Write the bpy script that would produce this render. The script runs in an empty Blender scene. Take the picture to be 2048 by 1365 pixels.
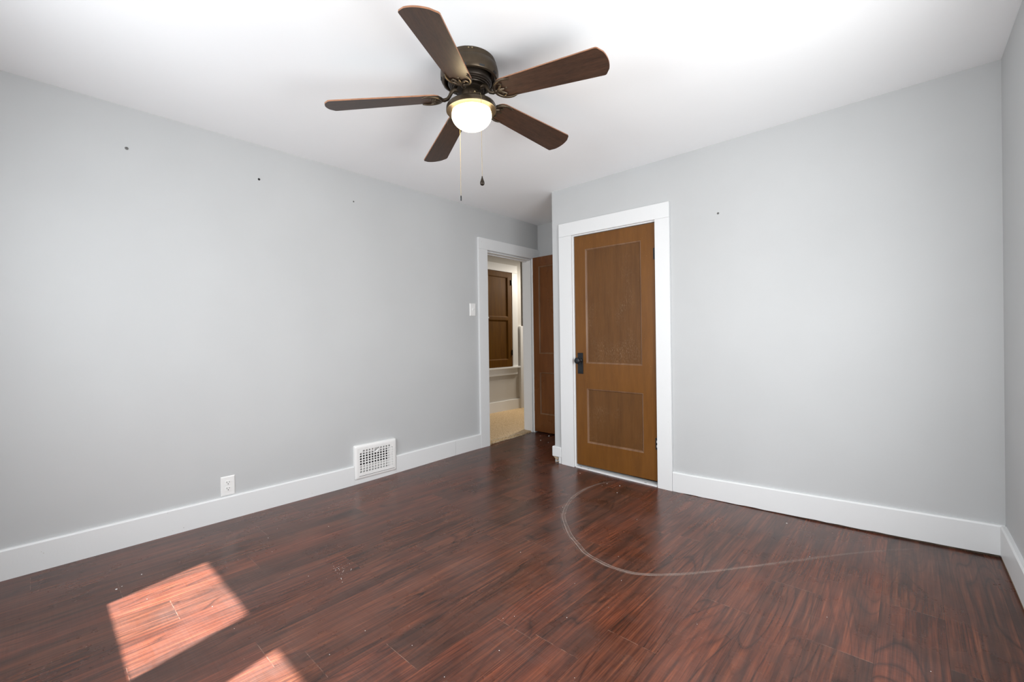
import bpy, bmesh, math, random
from mathutils import Vector, Matrix
random.seed(7)
SC = bpy.context.scene
COL = SC.collection
PI = math.pi

# ------------------------------------------------------------------ measures (metres)
# X runs right along the closet wall, Y runs away from the camera along the left wall
W, D, A, XA, H = 3.633, 3.259, 0.826, 0.842, 2.5      # room width, closet wall, alcove depth, alcove width, height
YB = -0.55                                            # window wall behind the camera
YA = D + A
KR = -0.0117                                          # the right wall is a touch out of square
def xr(y): return W + KR * (y - D)

# ------------------------------------------------------------------ camera
F_PX, YAW, PITCH, ROLL = 875.51, -0.74030, -0.0039, -0.0140
CAM = Vector((3.2952, 0.0, 1.1426))
fw = Vector((math.sin(YAW) * math.cos(PITCH), math.cos(YAW) * math.cos(PITCH), math.sin(PITCH)))
rt = Vector((math.cos(YAW), -math.sin(YAW), 0))
up = rt.cross(fw)
r2 = math.cos(ROLL) * rt + math.sin(ROLL) * up
u2 = -math.sin(ROLL) * rt + math.cos(ROLL) * up
cd = bpy.data.cameras.new('camera')
cd.sensor_width = 36.0
cd.lens = 36.0 * F_PX / 2048.0
cd.clip_start = 0.02
co = bpy.data.objects.new('camera', cd)
COL.objects.link(co)
m = Matrix((r2, u2, -fw)).transposed().to_4x4()
m.translation = CAM
co.matrix_world = m
SC.camera = co

# ------------------------------------------------------------------ colour management
vs = SC.view_settings
SC.display_settings.display_device = 'sRGB'
vs.view_transform = 'Standard'
vs.look = 'None'
vs.exposure = -0.10
vs.gamma = 1.0
vs.use_curve_mapping = False
SC.cycles.use_denoising = True
SC.cycles.diffuse_bounces = 7
SC.cycles.max_bounces = 12
SC.cycles.sample_clamp_indirect = 2.0
SC.cycles.caustics_reflective = False
SC.cycles.caustics_refractive = False

# ------------------------------------------------------------------ sky, sun, daylight at the back windows, added fill lamps
wd = bpy.data.worlds.new('overcast_sky')
SC.world = wd
wd.use_nodes = True
bg = wd.node_tree.nodes['Background']
bg.inputs[0].default_value = (0.80, 0.90, 1.0, 1)
bg.inputs[1].default_value = 1.0
wd.cycles.sampling_method = 'NONE'

def lamp(name, kind, energy, color, loc, direction=None, **kw):
    l = bpy.data.lights.new(name, kind)
    l.energy = energy
    l.color = color
    for k, v in kw.items(): setattr(l, k, v)
    o = bpy.data.objects.new(name, l)
    o.location = loc
    if direction is not None:
        o.rotation_euler = Vector(direction).to_track_quat('-Z', 'Y').to_euler()
    COL.objects.link(o)
    return o
SUN_DIR = (-0.2516, 0.968, -1.55)
# the sun: a beam from 60 m off, narrow enough to hold just the two windows it shines through
sd = Vector(SUN_DIR).normalized()
lamp('sun', 'SPOT', 1.9e6, (0.97, 0.98, 1.0), Vector((1.69, YB - 0.06, 1.61)) - sd * 60.0, sd,
     spot_size=2 * math.atan(1.25 / 60.0), spot_blend=0.0, shadow_soft_size=0.40)
WIN = [(0.84, 1.60), (1.785, 2.54)]                    # the two window openings in the back wall
WZ = (1.145, 2.06)
for a, b in WIN:
    cx = (a + b) / 2
    lamp('window_skylight', 'AREA', 41.0, (0.94, 0.975, 1.0), (cx, YB - 0.16, 1.62), (0, 1, -0.50),
         shape='RECTANGLE', size=0.66, size_y=0.74)
W3Y, W3Z = (0.62, 2.18), (0.55, 2.00)                  # wide unseen window, added in the right wall to even the light
lamp('window_skylight', 'AREA', 54.0, (0.94, 0.975, 1.0), (W + 0.16, 1.40, 1.28), (-1, 0.36, -0.55),  # fill lamp behind the added right window, evens the walls
     shape='RECTANGLE', size=1.45, size_y=1.35)
lamp('window_ground_bounce', 'AREA', 34.0, (1.0, 0.985, 0.96), (W + 0.17, 1.40, 1.15), (-1, 0.45, 0.70),  # upward fill added at the same window to brighten the ceiling
     shape='RECTANGLE', size=1.45, size_y=1.10)
lamp('hall_lamp', 'SPOT', 270.0, (1.0, 0.91, 0.78), (-0.80, 6.2, 2.25), (-0.22, -2.0, -1.25), shadow_soft_size=0.2,  # unseen spot added to brighten the hall
     spot_size=math.radians(80), spot_blend=0.6)

# ------------------------------------------------------------------ material helpers
def srgb(r, g, b):
    f = lambda c: (c / 255 / 12.92) if c / 255 <= 0.04045 else ((c / 255 + 0.055) / 1.055) ** 2.4
    return (f(r), f(g), f(b), 1)
class NT:
    def __init__(s, name):
        s.m = bpy.data.materials.new(name)
        s.m.use_nodes = True
        s.t = s.m.node_tree
        s.b = s.t.nodes['Principled BSDF']
        s.out = s.t.nodes['Material Output']
    def n(s, typ, **kw):
        nd = s.t.nodes.new(typ)
        for k, v in kw.items(): setattr(nd, k, v)
        return nd
    def put(s, sock, v):
        if hasattr(v, 'is_linked') or isinstance(v, bpy.types.NodeSocket): s.t.links.new(v, sock)
        else: sock.default_value = v
    def math(s, op, a, b=0.0, c=0.0):
        nd = s.n('ShaderNodeMath', operation=op)
        s.put(nd.inputs[0], a); s.put(nd.inputs[1], b); s.put(nd.inputs[2], c)
        return nd.outputs[0]
    def xyz(s, x, y, z):
        nd = s.n('ShaderNodeCombineXYZ')
        s.put(nd.inputs[0], x); s.put(nd.inputs[1], y); s.put(nd.inputs[2], z)
        return nd.outputs[0]
    def coords(s):
        tc = s.n('ShaderNodeTexCoord')
        return tc.outputs['Object']
    def scaled(s, vec, sc):
        nd = s.n('ShaderNodeVectorMath', operation='MULTIPLY')
        s.put(nd.inputs[0], vec); nd.inputs[1].default_value = sc
        return nd.outputs[0]
    def noise(s, vec, scale=1.0, detail=2.0, rough=0.5, dist=0.0):
        nd = s.n('ShaderNodeTexNoise')
        s.put(nd.inputs['Vector'], vec)
        nd.inputs['Scale'].default_value = scale
        nd.inputs['Detail'].default_value = detail
        nd.inputs['Roughness'].default_value = rough
        nd.inputs['Distortion'].default_value = dist
        return nd.outputs['Fac']
    def ramp(s, fac, stops, interp='LINEAR'):
        nd = s.n('ShaderNodeValToRGB')
        s.put(nd.inputs[0], fac)
        cr = nd.color_ramp
        cr.interpolation = interp
        while len(cr.elements) < len(stops): cr.elements.new(0.5)
        for e, (p, c) in zip(cr.elements, stops):
            e.position = p
            e.color = c if len(c) == 4 else (*c, 1)
        return nd.outputs[0]
    def mix(s, fac, a, b, blend='MIX'):
        nd = s.n('ShaderNodeMix', data_type='RGBA', blend_type=blend)
        s.put(nd.inputs[0], fac); s.put(nd.inputs[6], a); s.put(nd.inputs[7], b)
        return nd.outputs[2]
    def maprange(s, v, a, b, c, d):
        nd = s.n('ShaderNodeMapRange')
        s.put(nd.inputs[0], v)
        for i, q in enumerate((a, b, c, d)): nd.inputs[i + 1].default_value = q
        return nd.outputs[0]
    def bump(s, h, strength, dist):
        nd = s.n('ShaderNodeBump')
        nd.inputs['Strength'].default_value = strength
        nd.inputs['Distance'].default_value = dist
        s.put(nd.inputs['Height'], h)
        s.t.links.new(nd.outputs[0], s.b.inputs['Normal'])
        return nd
    def base(s, c, rough=0.5, metal=0.0, spec=0.5):
        s.put(s.b.inputs['Base Color'], c)
        s.put(s.b.inputs['Roughness'], rough)
        s.put(s.b.inputs['Metallic'], metal)
        s.put(s.b.inputs['Specular IOR Level'], spec)

def paint(name, col, rough=0.6, bump=0.15, scale=350.0, mottle=0.03, spec=0.35):
    t = NT(name)
    c = t.coords()
    n1 = t.noise(c, 1.3, 3)
    k = t.maprange(n1, 0.3, 0.7, 1 - mottle, 1 + mottle)
    cc = t.n('ShaderNodeMix', data_type='RGBA', blend_type='MULTIPLY')
    cc.inputs[0].default_value = 1
    cc.inputs[6].default_value = col
    t.put(cc.inputs[7], k)
    t.base(cc.outputs[2], rough, 0, spec)
    t.bump(t.noise(c, scale, 2), bump, 0.0006)
    return t.m

M_WALL = paint('wall_paint', (0.505, 0.514, 0.518, 1), 0.62, 0.18, 260)
M_CEIL = paint('ceiling_paint', (0.93, 0.94, 0.95, 1), 0.8, 0.1, 200, 0.01)
M_HALL = paint('hall_wall_paint', (0.50, 0.485, 0.46, 1), 0.7, 0.15, 260)

def trim_material():
    t = NT('white_trim_paint')
    c = t.coords()
    fleck = t.ramp(t.noise(t.scaled(c, (1, 1, 1)), 75, 2, 0.6), [(0.0, (1, 1, 1)), (0.765, (1, 1, 1)), (0.80, (0.55, 0.52, 0.48)), (1, (0.5, 0.47, 0.43))])
    t.base(t.mix(1.0, (0.74, 0.75, 0.755, 1), fleck, 'MULTIPLY'), 0.38, 0, 0.4)
    t.bump(t.noise(t.scaled(c, (30, 30, 12)), 3.0, 3), 0.12, 0.002)
    return t.m
M_TRIM = trim_material()
M_PLASTIC = paint('white_plastic', (0.82, 0.82, 0.81, 1), 0.35, 0.0, 100, 0.0, 0.5)
M_ENAMEL = paint('white_enamel', (0.84, 0.84, 0.83, 1), 0.32, 0.05, 60, 0.01, 0.5)

def simple(name, col, rough=0.5, metal=0.0, spec=0.5, nsc=40.0, amt=0.1):
    t = NT(name)
    c = t.coords()
    k = t.maprange(t.noise(c, nsc, 3), 0.25, 0.75, 1 - amt, 1 + amt)
    t.base(t.mix(1.0, col, k, 'MULTIPLY'), rough, metal, spec)
    return t.m
M_SLOT = simple('dark_slot', (0.012, 0.012, 0.012, 1), 0.7)
M_DUCT = simple('dark_duct_metal', (0.03, 0.03, 0.03, 1), 0.6)
M_BRONZE = simple('oil_rubbed_bronze', (0.075, 0.055, 0.036, 1), 0.36, 0.75, 0.5, 30, 0.15)
M_BRONZE_D = simple('dark_motor_metal', (0.028, 0.02, 0.014, 1), 0.4, 0.6, 0.5, 30, 0.15)
M_BRASS = simple('pale_brass', (0.42, 0.33, 0.18, 1), 0.35, 0.8)
M_STEEL = simple('dull_steel', (0.45, 0.43, 0.40, 1), 0.4, 0.9)
M_IRON = simple('blackened_iron', (0.022, 0.024, 0.027, 1), 0.42, 0.55, 0.5, 60, 0.3)
M_ANCHOR = simple('grey_filler', (0.16, 0.16, 0.155, 1), 0.8)
M_RAWWOOD = simple('raw_wood', (0.30, 0.23, 0.16, 1), 0.8, 0, 0.2, 25, 0.35)
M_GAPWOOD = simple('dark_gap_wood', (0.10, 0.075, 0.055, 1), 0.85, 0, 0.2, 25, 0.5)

def door_paint(name, col, dark, wear=1.0, rough=0.36, spec=0.35, streaky=0.0):
    t = NT(name)
    c = t.coords()
    sw = t.noise(t.scaled(c, (9, 9, 1.1)), 2.0, 4, 0.6)
    col1 = t.ramp(sw, [(0.3, dark), (0.62, col)])
    streak = t.noise(t.scaled(c, (150, 150, 7)), 1.0, 3, 0.6)
    patch = t.noise(c, 2.6, 3, 0.55)
    col2 = t.mix(t.maprange(streak, 0.45, 0.75, 0.0, 0.25), col1, tuple(q * 1.45 for q in col[:3]) + (1,))
    wk = t.noise(t.scaled(c, (260, 260, 45)), 1.0, 3, 0.65)
    worn = t.math('MULTIPLY', t.maprange(wk, 0.54, 0.68, 0.0, 1.0), t.maprange(patch, 0.50, 0.68, 0.0, streaky))
    col2 = t.mix(worn, col2, (0.34, 0.24, 0.15, 1))
    fl = t.noise(t.scaled(c, (1.5, 1.5, 0.8)), 120, 1, 0.5)
    fk = t.ramp(fl, [(0.0, (0, 0, 0)), (0.76, (0, 0, 0)), (0.80, (wear, wear, wear)), (1, (wear, wear, wear))])
    t.base(t.mix(fk, col2, (0.36, 0.24, 0.13, 1)), rough, 0, spec)
    t.put(t.b.inputs['Roughness'], t.maprange(patch, 0.3, 0.7, rough - 0.06, rough + 0.06))
    t.bump(t.math('ADD', streak, t.noise(t.scaled(c, (40, 40, 9)), 1.0, 3)), 0.25, 0.0015)
    return t.m
M_DOOR = door_paint('brown_door_paint', (0.158, 0.063, 0.012, 1), (0.125, 0.049, 0.010, 1), spec=0.3)
M_PANEL = door_paint('brown_panel_paint', (0.122, 0.053, 0.016, 1), (0.094, 0.041, 0.013, 1), 0.8, streaky=0.6, spec=0.25)
M_EDGE = door_paint('worn_brown_moulding', (0.20, 0.110, 0.060, 1), (0.13, 0.060, 0.026, 1), 0.6)
M_DOOR2 = door_paint('red_brown_door_paint', (0.155, 0.055, 0.016, 1), (0.115, 0.041, 0.013, 1), 0.3, 0.3)
M_CUP = door_paint('dark_brown_cupboard_paint', (0.105, 0.046, 0.006, 1), (0.078, 0.031, 0.005, 1), 0.05, 0.6, 0.05)

def blade_material():
    t = NT('walnut_blade')
    c = t.coords()
    g = t.noise(t.scaled(c, (5, 60, 60)), 1.0, 5, 0.6, 0.4)
    f = t.noise(t.scaled(c, (14, 420, 420)), 1.0, 3, 0.6)
    base = t.ramp(g, [(0.25, (0.018, 0.009, 0.006)), (0.5, (0.036, 0.017, 0.010)), (0.8, (0.064, 0.029, 0.016))])
    t.base(t.mix(t.maprange(f, 0.4, 0.8, 0, 0.5), base, (0.10, 0.055, 0.035, 1)), 0.42, 0, 0.5)
    t.bump(f, 0.1, 0.0005)
    return t.m
M_BLADE = blade_material()
M_BLADE_EDGE = simple('blade_edge_band', (0.30, 0.14, 0.075, 1), 0.45, 0, 0.4, 30, 0.2)

def globe_material():
    t = NT('lit_frosted_glass')
    lw = t.n('ShaderNodeLayerWeight')
    lw.inputs[0].default_value = 0.35
    t.base((0.9, 0.88, 0.82, 1), 0.3)
    t.put(t.b.inputs['Emission Color'], (1.0, 0.78, 0.44, 1))
    t.b.inputs['Emission Strength'].default_value = 20.0
    return t.m
M_GLOBE = globe_material()

def pane_material():
    t = NT('window_glass')
    tr = t.n('ShaderNodeBsdfTransparent')
    gl = t.n('ShaderNodeBsdfGlossy')
    gl.inputs['Roughness'].default_value = 0.02
    mx = t.n('ShaderNodeMixShader')
    mx.inputs[0].default_value = 0.05
    t.t.links.new(tr.outputs[0], mx.inputs[1])
    t.t.links.new(gl.outputs[0], mx.inputs[2])
    t.t.links.new(mx.outputs[0], t.out.inputs[0])
    return t.m
M_GLASS = pane_material()

def floor_material():
    t = NT('rosewood_laminate')
    c = t.coords()
    sp = t.n('ShaderNodeSeparateXYZ')
    t.put(sp.inputs[0], c)
    x, y = sp.outputs[0], sp.outputs[1]
    PW, PL = 0.195, 1.22
    u = t.math('DIVIDE', t.math('ADD', x, -0.068 + PW * 4), PW)
    row = t.math('FLOOR', u)
    fu = t.math('FRACT', u)
    wn = t.n('ShaderNodeTexWhiteNoise', noise_dimensions='1D')
    t.put(wn.inputs['W'], row)
    v = t.math('DIVIDE', t.math('ADD', y, t.math('MULTIPLY', wn.outputs['Value'], 5.0)), PL)
    fv = t.math('FRACT', v)
    colid = t.math('FLOOR', v)
    wn2 = t.n('ShaderNodeTexWhiteNoise', noise_dimensions='2D')
    t.put(wn2.inputs['Vector'], t.xyz(row, colid, 0.0))
    idc = t.n('ShaderNodeSeparateXYZ')
    t.put(idc.inputs[0], wn2.outputs['Color'])
    ix, iy, iz = idc.outputs
    gx = t.math('ADD', x, t.math('MULTIPLY', ix, 17.0))
    gy = t.math('ADD', y, t.math('MULTIPLY', iy, 31.0))
    gz = t.math('MULTIPLY', iz, 9.0)
    # big figure: smooth field whose level lines make the cathedral rings
    field = t.noise(t.xyz(t.math('MULTIPLY', gx, 5.2), t.math('MULTIPLY', gy, 0.75), gz), 1.0, 1.2, 0.4, 0.15)
    lv = t.math('ADD', t.math('MULTIPLY', field, 21.0), t.math('MULTIPLY', gx, 9.0))
    ring = t.math('FRACT', lv)
    ringn = t.noise(t.xyz(t.math('MULTIPLY', lv, 1.7), t.math('MULTIPLY', gy, 0.5), gz), 1.0, 2.0)
    fib = t.noise(t.xyz(t.math('MULTIPLY', gx, 200.0), t.math('MULTIPLY', gy, 5.0), gz), 1.0, 3.0, 0.65)
    fib2 = t.noise(t.xyz(t.math('MULTIPLY', gx, 75.0), t.math('MULTIPLY', gy, 1.6), gz), 1.0, 3.0, 0.6)
    blot = t.noise(t.xyz(t.math('MULTIPLY', gx, 11.0), t.math('MULTIPLY', gy, 1.7), gz), 1.0, 3.0, 0.6, 0.5)
    tone = t.math('ADD', t.math('MULTIPLY', fib2, 0.55), t.math('MULTIPLY', fib, 0.45))
    colr = t.ramp(tone, [(0.30, srgb(52, 27, 19)), (0.45, srgb(77, 40, 27)), (0.57, srgb(98, 53, 35)), (0.72, srgb(132, 78, 51))])
    dk = t.ramp(blot, [(0.36, (0.48, 0.51, 0.54)), (0.50, (0.84, 0.85, 0.86)), (0.62, (1.10, 1.05, 1.0))])
    colr = t.mix(0.85, colr, dk, 'MULTIPLY')
    # thin dark veins along the ring edges, their strength wanders
    vein = t.ramp(ring, [(0.0, (0.18, 0.16, 0.16)), (0.07, (0.66, 0.62, 0.60)), (0.26, (1.08, 1.05, 1)), (0.84, (1, 0.98, 0.96)), (1.0, (0.32, 0.29, 0.28))])
    vst = t.maprange(ringn, 0.38, 0.62, 0.15, 0.85)
    colr = t.mix(vst, colr, vein, 'MULTIPLY')
    hue = t.mix(iz, (1.10, 0.98, 0.92, 1), (0.86, 0.92, 0.95, 1))
    colr = t.mix(1.0, colr, hue, 'MULTIPLY')
    # scratches and dust worn into the finish
    dust = t.noise(c, 2.2, 5, 0.65)
    sc1 = t.noise(t.scaled(c, (3, 90, 1)), 1.0, 4, 0.7, 1.5)
    df = t.math('MULTIPLY', t.maprange(dust, 0.35, 0.75, 0.006, 0.050), t.maprange(sc1, 0.3, 0.8, 0.6, 1.4))
    colr = t.mix(df, colr, (0.62, 0.60, 0.58, 1))
    # seams: long ones hair thin and dark, butt joints chipped pale
    eu = t.math('MULTIPLY', t.math('MINIMUM', fu, t.math('SUBTRACT', 1.0, fu)), PW)
    ev = t.math('MULTIPLY', t.math('MINIMUM', fv, t.math('SUBTRACT', 1.0, fv)), PL)
    su = t.maprange(eu, 0.0005, 0.0014, 1.0, 0.0)
    sv = t.maprange(ev, 0.0005, 0.0011, 1.0, 0.0)
    colr = t.mix(t.math('MULTIPLY', su, 0.6), colr, (0.012, 0.008, 0.007, 1))
    jn = t.maprange(t.noise(c, 30, 2), 0.42, 0.6, 0.0, 0.75)
    colr = t.mix(t.math('MULTIPLY', sv, t.math('MULTIPLY', jn, 0.6)), colr, (0.36, 0.25, 0.19, 1))
    t.base(colr, 0.3, 0, 0.37)
    t.put(t.b.inputs['Roughness'], t.maprange(dust, 0.3, 0.75, 0.24, 0.34))
    t.bump(t.math('SUBTRACT', 1.0, t.math('MAXIMUM', su, sv)), 0.2, 0.0006)
    return t.m
M_FLOOR = floor_material()

def scuff_material():
    t = NT('pale_scuff')
    c = t.coords()
    tr = t.n('ShaderNodeBsdfTransparent')
    df = t.n('ShaderNodeBsdfDiffuse')
    df.inputs[0].default_value = (0.52, 0.42, 0.37, 1)
    mx = t.n('ShaderNodeMixShader')
    at = t.n('ShaderNodeAttribute', attribute_name='wear')
    t.put(mx.inputs[0], t.math('MULTIPLY', at.outputs['Fac'], t.maprange(t.noise(c, 22, 4, 0.7), 0.3, 0.7, 0.12, 0.48)))
    t.t.links.new(tr.outputs[0], mx.inputs[1])
    t.t.links.new(df.outputs[0], mx.inputs[2])
    t.t.links.new(mx.outputs[0], t.out.inputs[0])
    return t.m
M_SCUFF = scuff_material()

def carpet_material():
    t = NT('tan_carpet')
    c = t.coords()
    s = t.noise(c, 130, 2, 0.7)
    col = t.ramp(s, [(0.32, (0.26, 0.165, 0.075)), (0.5, (0.52, 0.37, 0.20)), (0.68, (0.72, 0.56, 0.37))])
    t.base(col, 0.95, 0, 0.1)
    t.b.inputs['Sheen Weight'].default_value = 0.15
    t.bump(s, 0.9, 0.006)
    return t.m
M_CARPET = carpet_material()
M_TUFT = simple('carpet_tuft', (0.60, 0.50, 0.36, 1), 0.95, 0, 0.1, 200, 0.35)

# ------------------------------------------------------------------ mesh helpers
def finish(name, bm, mats, parent=None, smooth=False, bevel=0.0, seg=2):
    bmesh.ops.recalc_face_normals(bm, faces=bm.faces[:])
    me = bpy.data.meshes.new(name)
    bm.to_mesh(me)
    bm.free()
    if not isinstance(mats, (list, tuple)): mats = [mats]
    for q in mats: me.materials.append(q)
    o = bpy.data.objects.new(name, me)
    COL.objects.link(o)
    if parent is not None: o.parent = parent
    if smooth:
        for p in me.polygons: p.use_smooth = True
        try: me.set_sharp_from_angle(angle=math.radians(38))
        except Exception: pass
    if bevel > 0:
        md = o.modifiers.new('bevel', 'BEVEL')
        md.width = bevel
        md.segments = seg
        md.limit_method = 'ANGLE'
        md.angle_limit = math.radians(40)
    return o
def tag(o, label, cat, kind=None, group=None):
    o['label'] = label
    o['category'] = cat
    if kind: o['kind'] = kind
    if group: o['group'] = group
    return o
def struct(o, label, cat): return tag(o, label, cat, 'structure')
def empty(name, loc, rz=0.0):
    o = bpy.data.objects.new(name, None)
    o.empty_display_size = 0.05
    o.location = loc
    o.rotation_euler = (0, 0, rz)
    COL.objects.link(o)
    return o
def box(bm, lo, hi, mat=0, fz_bot=None, shear=None):
    vs_ = []
    for z in (lo[2], hi[2]):
        for x, y in ((lo[0], lo[1]), (hi[0], lo[1]), (hi[0], hi[1]), (lo[0], hi[1])):
            vs_.append(bm.verts.new((x, y, z)))
    fs = [(0, 3, 2, 1), (4, 5, 6, 7), (0, 1, 5, 4), (1, 2, 6, 5), (2, 3, 7, 6), (3, 0, 4, 7)]
    for f in fs:
        bm.faces.new([vs_[i] for i in f]).material_index = mat
    return vs_
def lathe(bm, prof, n=48, mat=0, center=(0, 0, 0), capped=True):
    rings = []
    for r, z in prof:
        if r < 1e-6: rings.append([bm.verts.new((center[0], center[1], center[2] + z))])
        else:
            rings.append([bm.verts.new((center[0] + r * math.cos(2 * PI * k / n), center[1] + r * math.sin(2 * PI * k / n), center[2] + z)) for k in range(n)])
    for a, b in zip(rings, rings[1:]):
        for k in range(n):
            k2 = (k + 1) % n
            if len(a) == 1 and len(b) == 1: continue
            if len(a) == 1: f = bm.faces.new((a[0], b[k], b[k2]))
            elif len(b) == 1: f = bm.faces.new((a[k], a[k2], b[0]))
            else: f = bm.faces.new((a[k], a[k2], b[k2], b[k]))
            f.material_index = mat
    if capped:
        for rg in (rings[0], rings[-1]):
            if len(rg) > 2:
                try: bm.faces.new(rg).material_index = mat
                except ValueError: pass
def tube(bm, pts, rad, n=10, mat=0):
    pts = [Vector(p) for p in pts]
    rads = rad if isinstance(rad, (list, tuple)) else [rad] * len(pts)
    rings = []
    prev = None
    for i, p in enumerate(pts):
        d = (pts[min(i + 1, len(pts) - 1)] - pts[max(i - 1, 0)]).normalized()
        a = prev if prev is not None else (Vector((0, 0, 1)) if abs(d.z) < 0.9 else Vector((1, 0, 0)))
        a = (a - d * a.dot(d)).normalized()
        prev = a
        b = d.cross(a)
        rings.append([bm.verts.new(p + (a * math.cos(2 * PI * k / n) + b * math.sin(2 * PI * k / n)) * rads[i]) for k in range(n)])
    for r0, r1 in zip(rings, rings[1:]):
        for k in range(n):
            bm.faces.new((r0[k], r0[(k + 1) % n], r1[(k + 1) % n], r1[k])).material_index = mat
    bm.faces.new(rings[0]).material_index = mat
    bm.faces.new(rings[-1]).material_index = mat
def slab(us, ws, holes, t0, t1, place, bm=None, mat=0):
    """a slab over the grid us x ws between depths t0 and t1, cut by rectangular holes (u0, u1, w0, w1)"""
    bm = bm or bmesh.new()
    us = sorted(set([round(q, 5) for q in us] + [round(q, 5) for h in holes for q in h[:2]]))
    ws = sorted(set([round(q, 5) for q in ws] + [round(q, 5) for h in holes for q in h[2:]]))
    def solid(i, j):
        if i < 0 or j < 0 or i >= len(us) - 1 or j >= len(ws) - 1: return False
        cu, cw = (us[i] + us[i + 1]) / 2, (ws[j] + ws[j + 1]) / 2
        return not any(h[0] < cu < h[1] and h[2] < cw < h[3] for h in holes)
    vv = {}
    def V(i, j, s):
        if (i, j, s) not in vv: vv[(i, j, s)] = bm.verts.new(place(us[i], ws[j], t1 if s else t0))
        return vv[(i, j, s)]
    def F(*q): bm.faces.new(q).material_index = mat
    for i in range(len(us) - 1):
        for j in range(len(ws) - 1):
            if not solid(i, j): continue
            F(V(i, j, 0), V(i + 1, j, 0), V(i + 1, j + 1, 0), V(i, j + 1, 0))
            F(V(i, j, 1), V(i, j + 1, 1), V(i + 1, j + 1, 1), V(i + 1, j, 1))
            if not solid(i - 1, j): F(V(i, j, 0), V(i, j + 1, 0), V(i, j + 1, 1), V(i, j, 1))
            if not solid(i + 1, j): F(V(i + 1, j, 0), V(i + 1, j, 1), V(i + 1, j + 1, 1), V(i + 1, j + 1, 0))
            if not solid(i, j - 1): F(V(i, j, 0), V(i, j, 1), V(i + 1, j, 1), V(i + 1, j, 0))
            if not solid(i, j + 1): F(V(i, j + 1, 0), V(i + 1, j + 1, 0), V(i + 1, j + 1, 1), V(i, j + 1, 1))
    return bm
def strip(bm, secs, place, mat=0):
    """a board along u: sections (u, z_bottom, z_top), cross section given by place(u, depth, z) with depth 0 wall .. 1 front; eased top"""
    rings = []
    for u, z0, z1 in secs:
        rings.append([bm.verts.new(place(u, 0, z0)), bm.verts.new(place(u, 1, z0)), bm.verts.new(place(u, 1, z1 - 0.008)),
                      bm.verts.new(place(u, 0.72, z1)), bm.verts.new(place(u, 0, z1))])
    for a, b in zip(rings, rings[1:]):
        for k in range(5): bm.faces.new((a[k], a[(k + 1) % 5], b[(k + 1) % 5], b[k])).material_index = mat
    bm.faces.new(rings[0]).material_index = mat
    bm.faces.new(rings[-1]).material_index = mat

def lerp_tab(x, tab):
    if x <= tab[0][0]: return tab[0][1]
    for (a, va), (b, vb) in zip(tab, tab[1:]):
        if x <= b: return va + (vb - va) * (x - a) / (b - a)
    return tab[-1][1]
FZ = [(0.0, 0.030), (0.5, 0.018), (0.95, -0.002), (1.45, -0.014), (1.96, -0.021), (2.45, -0.014), (3.02, -0.003), (3.43, 0.010), (3.65, 0.018)]
def fz(x, y):
    """the old floor is not level: it sags in front of the closet and rises to the alcove and the right corner"""
    k = min(1.0, max(0.0, (y - 1.5) / 1.7))
    k = k * k * (3 - 2 * k)
    z = lerp_tab(x, FZ) * k
    if y > 3.3 and x < 1.2: z += 0.02 * min(1.0, (y - 3.3) / 0.6)
    return z

# ------------------------------------------------------------------ floor, ceiling, walls
bm = bmesh.new()
nx, ny = 48, 66
x0, x1, y0, y1 = -0.02, W + 0.05, YB - 0.02, YA + 0.02
g = [[bm.verts.new((x0 + (x1 - x0) * i / nx, y0 + (y1 - y0) * j / ny, 0)) for j in range(ny + 1)] for i in range(nx + 1)]
for row in g:
    for v in row: v.co.z = fz(v.co.x, v.co.y)
for i in range(nx):
    for j in range(ny):
        bm.faces.new((g[i][j], g[i + 1][j], g[i + 1][j + 1], g[i][j + 1]))
ret = bmesh.ops.extrude_face_region(bm, geom=bm.faces[:])
for e in ret['geom']:
    if isinstance(e, bmesh.types.BMVert): e.co.z = -0.10
floor = struct(finish('floor', bm, M_FLOOR, smooth=True), 'dark red-brown wood plank floor with scuffs and two patches of sun', 'floor')

bm = bmesh.new()
box(bm, (-0.12, YB - 0.15, H), (W + 0.25, YA + 0.14, H + 0.12))
struct(finish('ceiling', bm, M_CEIL), 'flat white ceiling carrying the fan', 'ceiling')

LW_T = 0.12
DO_Y = (3.215, 3.955, -0.1, 2.075)                    # doorway to the hall: y0, y1, z0, z1
REG = (1.738, 2.064, 0.062, 0.288)                    # duct hole behind the register
bm = slab([YB - 0.15, YA + 0.14], [-0.1, H], [DO_Y, REG], 0.0, -LW_T, lambda u, w, t: (t, u, w))
struct(finish('wall_left', bm, M_WALL), 'long light grey wall with register, outlet and hall doorway', 'wall')
bm = slab([XA, W + 0.05], [-0.1, H], [(1.06, 1.845, -0.1, 2.06)], D, D + 0.115, lambda u, w, t: (u, t, w))
struct(finish('wall_closet', bm, M_WALL), 'light grey wall holding the closed brown closet door', 'wall')
bm = bmesh.new()
box(bm, (XA, D + 0.1151, -0.1), (XA + 0.10, YA, H))
struct(finish('wall_alcove_side', bm, M_WALL), 'short grey return wall between closet and alcove', 'wall')
bm = bmesh.new()
box(bm, (-0.0, YA, -0.1), (W + 0.2, YA + 0.12, H))
struct(finish('wall_alcove', bm, M_WALL), 'narrow grey end wall of the alcove behind the open door', 'wall')
bm = slab([YB - 0.15, YA], [-0.1, H], [(W3Y[0], W3Y[1], W3Z[0], W3Z[1])], 0.0, 0.15, lambda u, w, t: (xr(u) + t, u, w))
struct(finish('wall_right', bm, M_WALL), 'light grey wall at the right edge of the view', 'wall')
bm = slab([0.0, xr(YB)], [-0.1, H], [(a, b, WZ[0], WZ[1]) for a, b in WIN], YB, YB - 0.15, lambda u, w, t: (u, t, w))
struct(finish('wall_back', bm, M_WALL), 'grey wall with two windows facing the closet', 'wall')

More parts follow.
